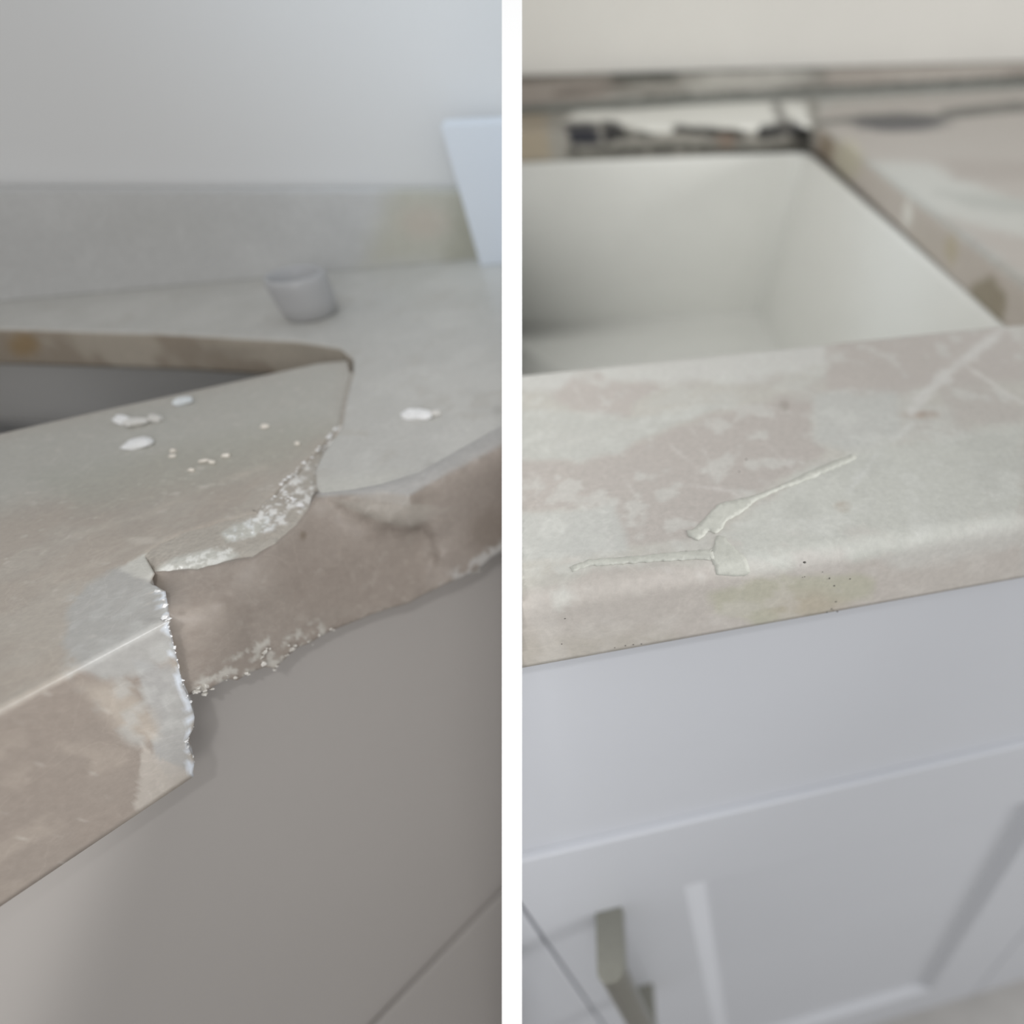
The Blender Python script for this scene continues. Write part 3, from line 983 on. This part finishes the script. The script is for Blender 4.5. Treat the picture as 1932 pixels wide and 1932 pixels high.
TR = ZR - onR(1440, 1178)[2]
right_top = thing('stone_countertop', 'pale mended stone countertop with resin filled cracks before the white sink', 'countertop')
LAY_R = [
    ('fbm', (26, 0.47, (1, 1, 1)), (192, 192, 187), 0.7, 0, 0),
    ('fbm', (60, 0.52, (1, 1, 1)), (181, 177, 172), 0.5, 0, 0),
    ('poly', [(960, 705), (1190, 668), (1560, 636), (1560, 690), (1400, 722), (1180, 722), (1040, 738), (960, 730)], (200, 200, 196), 0.85, 12, 10, 'top'),
    ('poly', [(1040, 742), (1100, 692), (1160, 718), (1260, 725), (1200, 762), (1180, 790), (1080, 776)], (183, 177, 172), 0.9, 9, 10, 'top'),
    ('poly', [(960, 775), (1100, 780), (1200, 790), (1310, 770), (1400, 755), (1250, 812), (1170, 850), (1090, 872), (960, 872)], (187, 188, 183), 0.85, 10, 10, 'top'),
    ('poly', [(1170, 850), (1230, 822), (1290, 800), (1350, 780), (1480, 748), (1530, 760), (1530, 830), (1560, 850), (1500, 890), (1400, 935), (1360, 952), (1330, 985), (1300, 1015), (1180, 1036), (1160, 955), (960, 970), (960, 870), (1090, 870)], (178, 172, 167), 0.9, 9, 10, 'top'),
    ('poly', [(1560, 630), (1860, 605), (1930, 620), (1930, 720), (1800, 722), (1690, 745), (1560, 740)], (182, 176, 171), 0.85, 10, 8, 'top'),
    ('poly', [(1530, 745), (1600, 740), (1690, 742), (1700, 830), (1600, 850), (1540, 830)], (188, 189, 185), 0.85, 12, 10, 'top'),
    ('poly', [(1760, 720), (1840, 700), (1930, 760), (1930, 810), (1800, 790)], (181, 176, 171), 0.7, 14, 10, 'top'),
    ('poly', [(1500, 900), (1650, 845), (1930, 800), (1930, 1000), (1600, 1065), (1430, 1080), (1370, 1010)], (194, 196, 190), 0.75, 14, 14),
    ('poly', [(960, 970), (1100, 962), (1160, 950), (1185, 1040), (960, 1060)], (188, 189, 185), 0.85, 9, 8),
    ('polyfbm', [[(960, 690), (1930, 600), (1930, 1040), (960, 1090)], 110, 0.54], (201, 202, 197), 0.5, 10, 0),
    ('polyfbm', [[(1500, 890), (1930, 800), (1930, 1020), (1450, 1070)], 70, 0.50], (184, 185, 179), 0.6, 10, 0),
    ('ell', (1740, 782, 26, 7), (160, 143, 131), 0.8, 6, 4, 'top'),
    ('ell', (1590, 955, 14, 9), (170, 160, 148), 0.7, 6, 4, 'top'),
    ('ell', (1480, 765, 8, 9), (150, 143, 136), 0.6, 5, 3, 'top'),
    ('line', ([(1930, 590), (1890, 622), (1850, 655), (1805, 690), (1760, 730), (1722, 772)], 9), (204, 203, 199), 0.85, 8, 10, 'top'),
    ('line', ([(1822, 690), (1860, 715), (1900, 742), (1930, 760)], 3), (203, 201, 196), 0.8, 4, 4, 'top'),
    ('line', ([(1600, 930), (1660, 850), (1720, 800)], 3), (201, 202, 198), 0.7, 6, 6, 'top'),
    ('line', ([(1480, 1000), (1560, 965), (1650, 940)], 2), (200, 201, 195), 0.5, 5, 6, 'top'),
    # fine pale veins
    ('line', ([(1120, 725), (1150, 770)], 1), (197, 194, 190), 0.6, 3, 4, 'top'),
    ('line', ([(1085, 730), (1110, 775)], 1), (197, 194, 190), 0.5, 3, 4, 'top'),
    ('line', ([(1300, 800), (1330, 855), (1350, 890)], 1), (195, 192, 187), 0.6, 3, 4, 'top'),
    ('line', ([(1345, 800), (1385, 850)], 1), (195, 192, 187), 0.6, 3, 4, 'top'),
    ('line', ([(1265, 840), (1330, 895)], 1), (195, 192, 187), 0.6, 3, 4, 'top'),
    ('line', ([(1420, 810), (1470, 860), (1500, 890)], 1), (194, 190, 186), 0.6, 3, 4, 'top'),
    ('line', ([(1175, 900), (1210, 950)], 1), (195, 192, 187), 0.6, 3, 4, 'top'),
    ('line', ([(1010, 930), (1025, 1000)], 1.5), (199, 198, 194), 0.6, 3, 4, 'top'),
    ('line', ([(1140, 990), (1156, 1030)], 2), (202, 201, 197), 0.7, 3, 4, 'top'),
    ('line', ([(1300, 915), (1375, 925), (1400, 940)], 1.5), (202, 199, 195), 0.6, 3, 4, 'top'),
    ('line', ([(1050, 840), (1200, 800)], 3), (196, 196, 191), 0.5, 8, 10, 'top'),
    # front face
    ('poly', [(960, 1120), (1060, 1100), (1120, 1075), (1340, 1062), (1350, 1090), (1430, 1090), (1930, 1010), (1930, 1110), (960, 1290)], (183, 177, 171), 0.85, 9, 10),
    ('poly', [(1340, 1122), (1430, 1088), (1600, 1082), (1655, 1090), (1640, 1130), (1560, 1150), (1430, 1178), (1350, 1155)], (177, 175, 160), 0.95, 9, 8),
    ('poly', [(960, 1200), (1100, 1195), (1250, 1190), (1300, 1210), (960, 1290)], (175, 170, 161), 0.7, 20, 14),
    ('poly', [(1650, 1050), (1930, 985), (1930, 1030), (1700, 1080)], (192, 191, 186), 0.8, 12, 12),
    ('poly', [(1500, 1045), (1590, 1040), (1600, 1085), (1500, 1085)], (190, 185, 180), 0.7, 12, 10),
    ('ell', (1520, 1140, 60, 25), (174, 163, 148), 0.6, 20, 10),
    ('polyfbm', [[(960, 1060), (1930, 960), (1930, 1110), (960, 1290)], 130, 0.55], (195, 191, 185), 0.45, 10, 0),
    ('ell', (1062, 1125, 22, 18), (200, 199, 193), 0.8, 6, 10),
    ('line', ([(1052, 1150), (1075, 1080), (1112, 1066)], 5), (196, 196, 190), 0.6, 8, 8),
    ('line', ([(1150, 1100), (1155, 1130)], 1), (197, 193, 188), 0.6, 3, 3),
    ('line', ([(1260, 1075), (1275, 1100)], 1), (200, 197, 192), 0.6, 3, 3),
    ('line', ([(1312, 1068), (1325, 1095)], 1.5), (200, 197, 192), 0.6, 3, 3),
    # right of the sink and behind it
    ('poly', [(1560, 200), (2200, 150), (2200, 560), (1990, 560), (1541, 232)], (184, 178, 171), 0.9, 6, 4, 'top'),
    ('poly', [(1612, 305), (1750, 308), (1900, 372), (2100, 430), (2100, 470), (1900, 440), (1760, 402), (1690, 380)], (199, 200, 194), 0.9, 12, 8, 'top'),
    ('poly', [(1780, 300), (2100, 310), (2100, 345), (1800, 340)], (174, 167, 160), 0.8, 10, 6, 'top'),
    ('poly', [(1760, 360), (2100, 390), (2100, 420), (1830, 392)], (180, 182, 176), 0.8, 10, 6, 'top'),
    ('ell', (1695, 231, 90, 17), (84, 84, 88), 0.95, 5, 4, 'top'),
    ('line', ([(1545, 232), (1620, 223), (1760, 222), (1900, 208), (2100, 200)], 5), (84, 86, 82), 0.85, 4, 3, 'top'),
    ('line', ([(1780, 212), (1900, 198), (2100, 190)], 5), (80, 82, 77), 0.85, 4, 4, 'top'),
    ('poly', [(1545, 232), (2010, 598), (1950, 660), (1816, 620), (1520, 300)], (200, 191, 182), 0.95, 6, 0, 'side'),
    ('ell', (1560, 282, 16, 32), (150, 134, 112), 0.8, 10, 4, 'side'),
    ('ell', (1600, 300, 26, 36), (196, 190, 168), 0.8, 12, 4),
    ('ell', (1713, 405, 9, 26), (232, 230, 222), 0.9, 4, 3),
    ('ell', (1740, 480, 40, 60), (192, 183, 172), 0.7, 20, 6, 'side'),
    ('ell', (1795, 470, 12, 26), (188, 177, 150), 0.7, 8, 3),
    ('poly', [(1830, 540), (1870, 520), (1900, 560), (1890, 610), (1840, 612)], (150, 140, 120), 0.85, 10, 5, 'side'),
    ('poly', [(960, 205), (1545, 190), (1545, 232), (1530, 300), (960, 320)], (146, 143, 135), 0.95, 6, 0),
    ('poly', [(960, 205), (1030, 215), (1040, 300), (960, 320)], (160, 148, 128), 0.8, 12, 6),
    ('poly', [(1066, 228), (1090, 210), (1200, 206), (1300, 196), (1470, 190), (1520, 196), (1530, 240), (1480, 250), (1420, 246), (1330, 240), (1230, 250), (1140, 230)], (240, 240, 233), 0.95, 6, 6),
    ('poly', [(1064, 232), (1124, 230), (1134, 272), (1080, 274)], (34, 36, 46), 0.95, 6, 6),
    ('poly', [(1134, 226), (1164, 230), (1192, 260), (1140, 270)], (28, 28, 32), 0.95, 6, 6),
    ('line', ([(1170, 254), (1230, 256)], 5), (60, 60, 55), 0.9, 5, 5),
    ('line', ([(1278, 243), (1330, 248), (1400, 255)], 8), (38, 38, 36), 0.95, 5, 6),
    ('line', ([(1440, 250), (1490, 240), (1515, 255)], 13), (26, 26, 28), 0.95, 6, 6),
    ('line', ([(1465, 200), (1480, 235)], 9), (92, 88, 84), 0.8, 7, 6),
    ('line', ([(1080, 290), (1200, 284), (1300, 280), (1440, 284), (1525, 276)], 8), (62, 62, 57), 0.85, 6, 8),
    ('ell', (1370, 265, 18, 12), (132, 112, 98), 0.7, 8, 4),
]
c0, c1 = onz(900, 218, ZR), onz(2150, 150.5, ZR)          # foot of the backsplash
ed = (c1 - c0) / np.linalg.norm(c1 - c0)
en = np.array([-ed[1], ed[0], 0])
REND = 1.0
rf = RA + RD * REND
rb = rf + RN * (np.dot(c0 + en * .018 - rf, en) / np.dot(RN, en))
outR = [(900, 216), (900, 253), (1480, 236), (1520, 231), (1538, 233), (1552, 240), (2012, 598), (1800, 618), (1440, 655), (900, 709), (900, wy(1062, 900))]
vR, fR, tR = slab(np.vstack([xy(outR, ZR), [rf[:2], rb[:2]]]), ZR, TR, 0.0060, 0.0025, 0.006, 14, fine=(0.0012, lambda x, y: (y > 600) & (x > 940) & (x < 1960)))
colR = paint(vR, (188, 186, 179), LAY_R, KR, tR)
new_obj('slab', vR, fR, M_stoneR, right_top, colR, True, 'R')


# resin in the mended cracks, standing a little proud of the polished stone
def resin(poly, label, colr, proud=0.0002, front=False):
    B = resample(np.array(poly, float), 5)
    if area2(B) < 0:
        B = B[::-1]
    B = B + (rng.random(B.shape) - .5) * 2.6
    pts = inside_grid(B, 6)
    tv, tf, ov = cdt(B, pts)
    ya = wy(1062, 0) 
    V = []
    for a, b in tv:
        yy = wy(1062, a)
        p = onz(a, b, ZR + proud) if b < yy - 22 else None
        if p is None:
            # follow the eased arris between the top and the front face
            q0 = onz(a, b, ZR + proud)
            lo = q0
            d = np.dot(q0 - RA, RN)
            r = 0.006
            if d >= r:
                p = q0
            else:
                # march along the view ray until the rounded edge is met
                rdir = ray(a, b)
                rdir = rdir / np.linalg.norm(rdir)
                t = np.linalg.norm(q0 - C0)
                p = q0
                for s in np.linspace(0, 0.02, 161):
                    q = C0 + rdir * (t + s)
                    dd = np.dot(q - RA, RN)
                    if dd >= r:
                        top = ZR + proud
                        inside = q[2] <= top
                    elif q[2] < ZR - r:
                        inside = dd >= -proud
                    else:
                        inside = math.hypot(dd - r, q[2] - (ZR - r)) <= r + proud
                    if inside:
                        p = q
                        break
        V.append(p)
    V = np.array(V)
    V[:, 2] += (fbm(V, 300, 4, 3) - .5) * 0.0003
    n = len(B)
    m = {}
    for i, lst in enumerate(ov):
        for k in lst:
            m.setdefault(k, i)
    loop = [m[i] for i in range(n)]
    base = len(V)
    low = V + RN * 0.0012 - np.array([0, 0, 0.0012])
    faces = list(tf)
    for i in range(n):
        a, b = loop[i], loop[(i + 1) % n]
        faces.append((a, b, base + b, base + a))
    V2 = np.vstack([V, low])
    cols = paint(V2, colr, [('fbm', (150, 0.5, (1, 1, 1)), tuple(min(255, q + 7) for q in colr), 0.7, 0, 0)], KR)
    o = new_obj('resin_fill', V2, faces, M_stoneR, right_top, cols, True, 'R')
    return tag(o, label)


resin([(1294, 1000), (1310, 998), (1322, 985), (1344, 962), (1362, 947), (1380, 945), (1420, 936), (1470, 918), (1512, 897), (1560, 876), (1612, 856),
       (1616, 864), (1580, 882), (1530, 903), (1470, 925), (1425, 946), (1398, 968), (1370, 984), (1362, 1000), (1350, 1006), (1336, 1002), (1318, 1020), (1300, 1012)],
      'white resin filling the long crack that runs back towards the sink corner', (192, 193, 185))
resin([(1352, 1010), (1366, 1012), (1388, 1036), (1408, 1052), (1416, 1080), (1408, 1086), (1378, 1086), (1352, 1084), (1348, 1068), (1340, 1050)],
      'whitish resin patch over the front edge where the cracks meet', (188, 189, 181), 0.00015)
resin([(1108, 1056), (1200, 1049), (1290, 1040), (1345, 1036), (1348, 1056), (1300, 1056), (1200, 1062), (1112, 1068), (1080, 1078), (1074, 1070)],
      'thin white resin line along the front edge to the left', (190, 191, 183), 0.00015)


def specks(pts, mat, parent):
    parts = []
    r = random.Random(2)
    for x, y, s in pts:
        p = onR(x, y, 0.0) if y > wy(1062, x) + 22 else onz(x, y, ZR)
        if y <= wy(1062, x) + 22 and y > wy(1062, x) - 25:
            p = onz(x, y, ZR - .0012)
        bm = bmesh.new()
        bmesh.ops.create_icosphere(bm, subdivisions=1, radius=1)
        v = np.array([q.co for q in bm.verts]) * np.array([r.uniform(.7, 1.3), r.uniform(.6, 1), r.uniform(.6, 1.2)]) * s * 0.00016
        f = [tuple(q.index for q in t.verts) for t in bm.faces]
        bm.free()
        parts.append((v + p, f))
    V, Fc = merge(parts)
    return new_obj('mineral_specks', V, Fc, mat, parent, None, True)


o = specks([(1518, 1061, 3), (1565, 1091, 2.6), (1574, 1105, 2.2), (1577, 1135, 2.4), (1569, 1149, 2), (1572, 1151, 1.2), (1497, 1043, 2), (1552, 1079, 1.6), (1604, 1092, 2), (1066, 1167, 2),
            (1514, 1089, 1.4), (1518, 1088, 1.4), (1408, 867, 2), (1395, 890, 1.6), (1060, 1215, 1.4), (1180, 1218, 2), (1195, 1216, 2), (1210, 1215, 1.6), (1160, 1222, 1.4), (1560, 1155, 2), (1580, 1154, 2)], M_dark, right_top)
tag(o, 'tiny black mineral specks in the front edge', kind='stuff')

# backsplash and wall of the right bay
zt0, zt1 = onplane(985, 145, c0, en)[2], onplane(1894, 119, c0, en)[2]
L = float(np.dot(rb - c0, ed)) - 0.3


def at_b(a, d, z):
    q = c0 + ed * a + en * d
    return (q[0], q[1], z)


a0 = np.dot(onplane(985, 145, c0, en) - c0, ed)
a1 = np.dot(onplane(1894, 119, c0, en) - c0, ed)
zt = lambda a: zt0 + (zt1 - zt0) * (a - a0) / (a1 - a0)
nu, nv_ = 260, 24
V = []
Fc = []
for i in range(nu + 1):
    a = -0.02 + (L + 0.3) * i / nu
    for j in range(nv_ + 1):
        V.append(at_b(a, 0, ZR + .0002 + (zt(a) - ZR) * j / nv_))
    V.append(at_b(a, 0.02, zt(a)))
    V.append(at_b(a, 0.02, ZR + .0002))
k = nv_ + 3
for i in range(nu):
    for j in range(k):
        j2 = (j + 1) % k
        Fc.append((i * k + j, (i + 1) * k + j, (i + 1) * k + j2, i * k + j2))
Fc.append(tuple(range(k)))
Fc.append(tuple(nu * k + j for j in reversed(range(k))))
V = np.array(V)
LAY_BS = [
    ('fbm', (16, 0.46, (0.35, 1, 3)), (172, 170, 163), 0.7, 0, 0),
    ('fbm', (22, 0.52, (0.3, 1, 4)), (120, 116, 108), 0.6, 0, 0),
    ('poly', [(960, 150), (1150, 145), (1150, 190), (960, 215)], (152, 143, 135), 0.7, 20, 6),
    ('line', ([(960, 151), (1160, 144)], 5), (88, 82, 75), 0.85, 4, 2),
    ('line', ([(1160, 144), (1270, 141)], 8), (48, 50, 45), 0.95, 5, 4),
    ('line', ([(1180, 142), (1205, 156)], 4), (96, 98, 92), 0.7, 5, 4),
    ('line', ([(1260, 138), (1460, 130), (1700, 126), (2100, 115)], 5), (88, 89, 84), 0.8, 4, 2),
    ('line', ([(1050, 175), (1130, 168), (1180, 160)], 5), (86, 78, 72), 0.8, 5, 3),
    ('poly', [(1560, 128), (2100, 110), (2100, 145), (1560, 160)], (168, 159, 151), 0.6, 12, 6),
    ('line', ([(1340, 146), (1480, 141)], 4), (186, 182, 176), 0.6, 5, 4),
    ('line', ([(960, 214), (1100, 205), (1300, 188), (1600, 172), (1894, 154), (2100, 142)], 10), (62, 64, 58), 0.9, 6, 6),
]
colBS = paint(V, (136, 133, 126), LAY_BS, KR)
o = new_obj('stone_backsplash', V, Fc, M_stoneR, None, colBS, False, 'R')
tag(o, 'low grey streaked stone backsplash on the wall behind the white sink', 'backsplash')
jv = [at_b(a, d, z) for a in (-.02, L + .2) for d in (-0.004, 0.0) for z in (ZR + .0001, ZR + .009)]  # dark strip along the foot of the backsplash
o = new_obj('foot_strip', jv, [(0, 1, 3, 2), (4, 6, 7, 5), (0, 4, 5, 1), (2, 3, 7, 6), (0, 2, 6, 4), (1, 5, 7, 3)], M_joint, o, None, False, 'R')
tag(o, 'dark line along the foot of the backsplash')

wv = [at_b(a, d, z) for a in (-1.0, L + 2.0) for d in (0.021, 0.10) for z in (0.0, 1.6)]
tag(new_obj('wall_right', wv, [(0, 1, 3, 2), (4, 6, 7, 5), (0, 4, 5, 1), (2, 3, 7, 6), (0, 2, 6, 4), (1, 5, 7, 3)], M_wallR, None, None, False, 'R'), kind='structure')

# white sink of the right bay
zb = ZR - TR
rim = xy([(900, 312), (1516, 289), (1900, 712), (900, 840)], zb - .0005)
rim[2] = rim[2]
zfl = ZC - 0.392
flo = xy([(900, 618), (1432, 588), (1640, 940), (900, 1000)], zfl)
# front side of the bowl follows the underside of the cutout
fr = xy([(900, 709), (2012, 598)], ZR)
rim[2] = fr[1] + np.array([0.0, -0.004])
rim[3] = fr[0] + np.array([0.0, -0.004])
flo[2] = rim[2] + (flo[1] - rim[1]) * np.array([1.0, -0.6])
flo[3] = rim[3] + np.array([0, 0.05])
basin(rim, flo, zb - .0006, zfl, 'undermount_sink', M_sink, 'white undermount sink bowl set below the pale mended countertop', 'R', 0.022)

# right cabinet
DA, DD = 0.0105, 0.006           # apron and doors behind the stone's front face


def inR(a, d, z):
    q = RA + RD * a + RN * d
    return (q[0], q[1], z)


def boxR(a0, a1, d0, d1, z0, z1):
    v = [inR(a, d, z) for a in (a0, a1) for d in (d0, d1) for z in (z0, z1)]
    return np.array(v), [(0, 1, 3, 2), (4, 6, 7, 5), (0, 4, 5, 1), (2, 3, 7, 6), (0, 2, 6, 4), (1, 5, 7, 3)]


def aR(px, py, d):
    q = onR(px, py, d)
    return float(np.dot(q - RA, RD)), float(q[2])


cabR = thing('vanity_cabinet', 'pale blue grey cabinet with recessed panel doors below the mended counter', 'cabinet')
_, z_door = aR(1440, 1521, DD)
ag, _ = aR(1046, 1803, DD)                      # gap between the two doors
pl, pt = aR(1290, 1672, DD)
pr, pb = aR(1757, 1868, DD)
_, d_bot = aR(1840, 1876, DD)
ar_, _ = aR(1880, 1822, DD)
print('door', z_door, ag, pl, pt, pr, pb, d_bot, ar_)
v, f = boxR(-0.4, REND - .005, DA, DA + 0.018, z_door + .0003, zb - .0008)
new_obj('apron_panel', v, f, M_cabR, cabR, None, False, 'R')
v, f = boxR(-0.4, REND - .03, DA + 0.05, DA + 0.07, 0.0, 0.0795)
new_obj('toe_kick', v, f, M_cabR, cabR, None, False, 'R')


def door(a0, a1, z0, z1, p, name='door'):
    """frame with a recessed panel and a sloping inner edge"""
    pl, pr, pb, pt = p
    w, dep = 0.012, 0.0085
    def lp(x0, x1, za, zz, d):
        return [inR(x0, d, za), inR(x1, d, za), inR(x1, d, zz), inR(x0, d, zz)]
    r = 0.0012
    rings = [lp(a0, a1, z0, z1, DD + .018), lp(a0, a1, z0, z1, DD + r), lp(a0 + r * .3, a1 - r * .3, z0 + r * .3, z1 - r * .3, DD + r * .3), lp(a0 + r, a1 - r, z0 + r, z1 - r, DD),
             lp(pl, pr, pb, pt, DD), lp(pl + w * .25, pr - w * .25, pb + w * .25, pt - w * .25, DD + dep * .15), lp(pl + w, pr - w, pb + w, pt - w, DD + dep * .8), lp(pl + w * 1.3, pr - w * 1.3, pb + w * 1.3, pt - w * 1.3, DD + dep * .85)]
    V = [q for g in rings for q in g]
    Fc = []
    for k in range(len(rings) - 1):
        for i in range(4):
            j = (i + 1) % 4
            Fc.append((k * 4 + i, k * 4 + j, (k + 1) * 4 + j, (k + 1) * 4 + i))
    o = new_obj(name, V, Fc, M_cabR, cabR, None, False, 'R')
    x0, x1, za, zz = pl + w * 1.2, pr - w * 1.2, pb + w * 1.2, pt - w * 1.2
    v, f = boxR(x0, x1, DD + dep * .84, DD + .0175, za, zz)
    new_obj('recessed_panel', v, f, M_cabR, o, None, False, 'R')
    return o


gp = 0.0008
d_top = z_door
dr = door(ag + gp, ar_, d_bot, d_top, (pl, pr, pb, pt))
wid = ar_ - ag
dl = door(ag - wid, ag - gp, d_bot, d_top, (ag - (pr - ag), ag - (pl - ag), pb, pt))
door(ar_ + 2 * gp, ar_ + wid, d_bot, d_top, (ar_ + .045, ar_ + wid - .045, pb, pt))
door(ar_ + wid + 2 * gp, REND - .006, d_bot, d_top, (ar_ + wid + .045, REND - .045, pb, pt))
v, f = boxR(REND - .005, REND + .011, DA, DA + 0.5, 0.0, zb - .0008)
new_obj('side_panel', v, f, M_cabR, cabR, None, False, 'R')
v, f = boxR(ag - gp * .9, ag + gp * .9, DD + .010, DD + .012, d_bot, d_top)  # black strip stands in for the shade inside the gap
tag(new_obj('gap_shade', v, f, M_black, cabR, None, False, 'R'), 'dark strip for the shade between the two doors')

# bar handle of the right door
ha, hz = aR(1148, 1716, DD)
wl, _ = aR(1124, 1724, DD)
wr, _ = aR(1172, 1708, DD)
hw = (wr - wl) / 2
best = None
for Lh in np.linspace(0.005, 0.08, 300):
    q = np.array([inR(ha, DD - Lh, hz)])
    x, y = project(q)
    e = abs(y[0] - 1856)
    if best is None or e < best[0]:
        best = (e, Lh, x[0])
HL = best[1]
print('handle', hw, HL, best)


def stadium(a, zt, zb_, d_tip, rad, n=20):
    """upright round bar at the tip of the posts"""
    V, Fc = [], []
    dc = d_tip + rad
    for z in (zb_, zt):
        for k in range(n):
            t = 2 * math.pi * k / n
            V.append(inR(a + rad * math.cos(t), dc + rad * math.sin(t), z))
    for k in range(n):
        j = (k + 1) % n
        Fc.append((k, j, n + j, n + k))
    Fc.append(tuple(reversed(range(n))))
    Fc.append(tuple(range(n, 2 * n)))
    return np.array(V), Fc


HLEN = 0.16


def plate(zt, zb_):
    """post with a half round tip, seen from above a stadium"""
    out = [(-hw, 0.0), (hw, 0.0)]
    for t in np.linspace(0, math.pi, 15):
        out.append((hw * math.cos(t), -(HL - hw) - hw * math.sin(t)))
    out = out[:2] + out[2:]
    n = len(out)
    V = [inR(ha + a, DD + d, z) for z in (zt, zb_) for a, d in out]
    Fc = [tuple(range(n)), tuple(reversed(range(n, 2 * n)))] + [(i, (i + 1) % n, n + (i + 1) % n, n + i) for i in range(n)]
    return np.array(V), Fc


p1 = plate(hz, hz - 1.6 * hw)
p2 = plate(hz - HLEN, hz - HLEN - 1.6 * hw)
p3 = stadium(ha, hz - 1.6 * hw, hz - HLEN, DD - HL, hw)
v, f = merge([p1, p2, p3])
o = new_obj('bar_handle', v, f, M_nickel, dr, None, False, 'R')
bevel_obj(o, 0.0005, 2)
tag(o, 'brushed nickel bar handle')
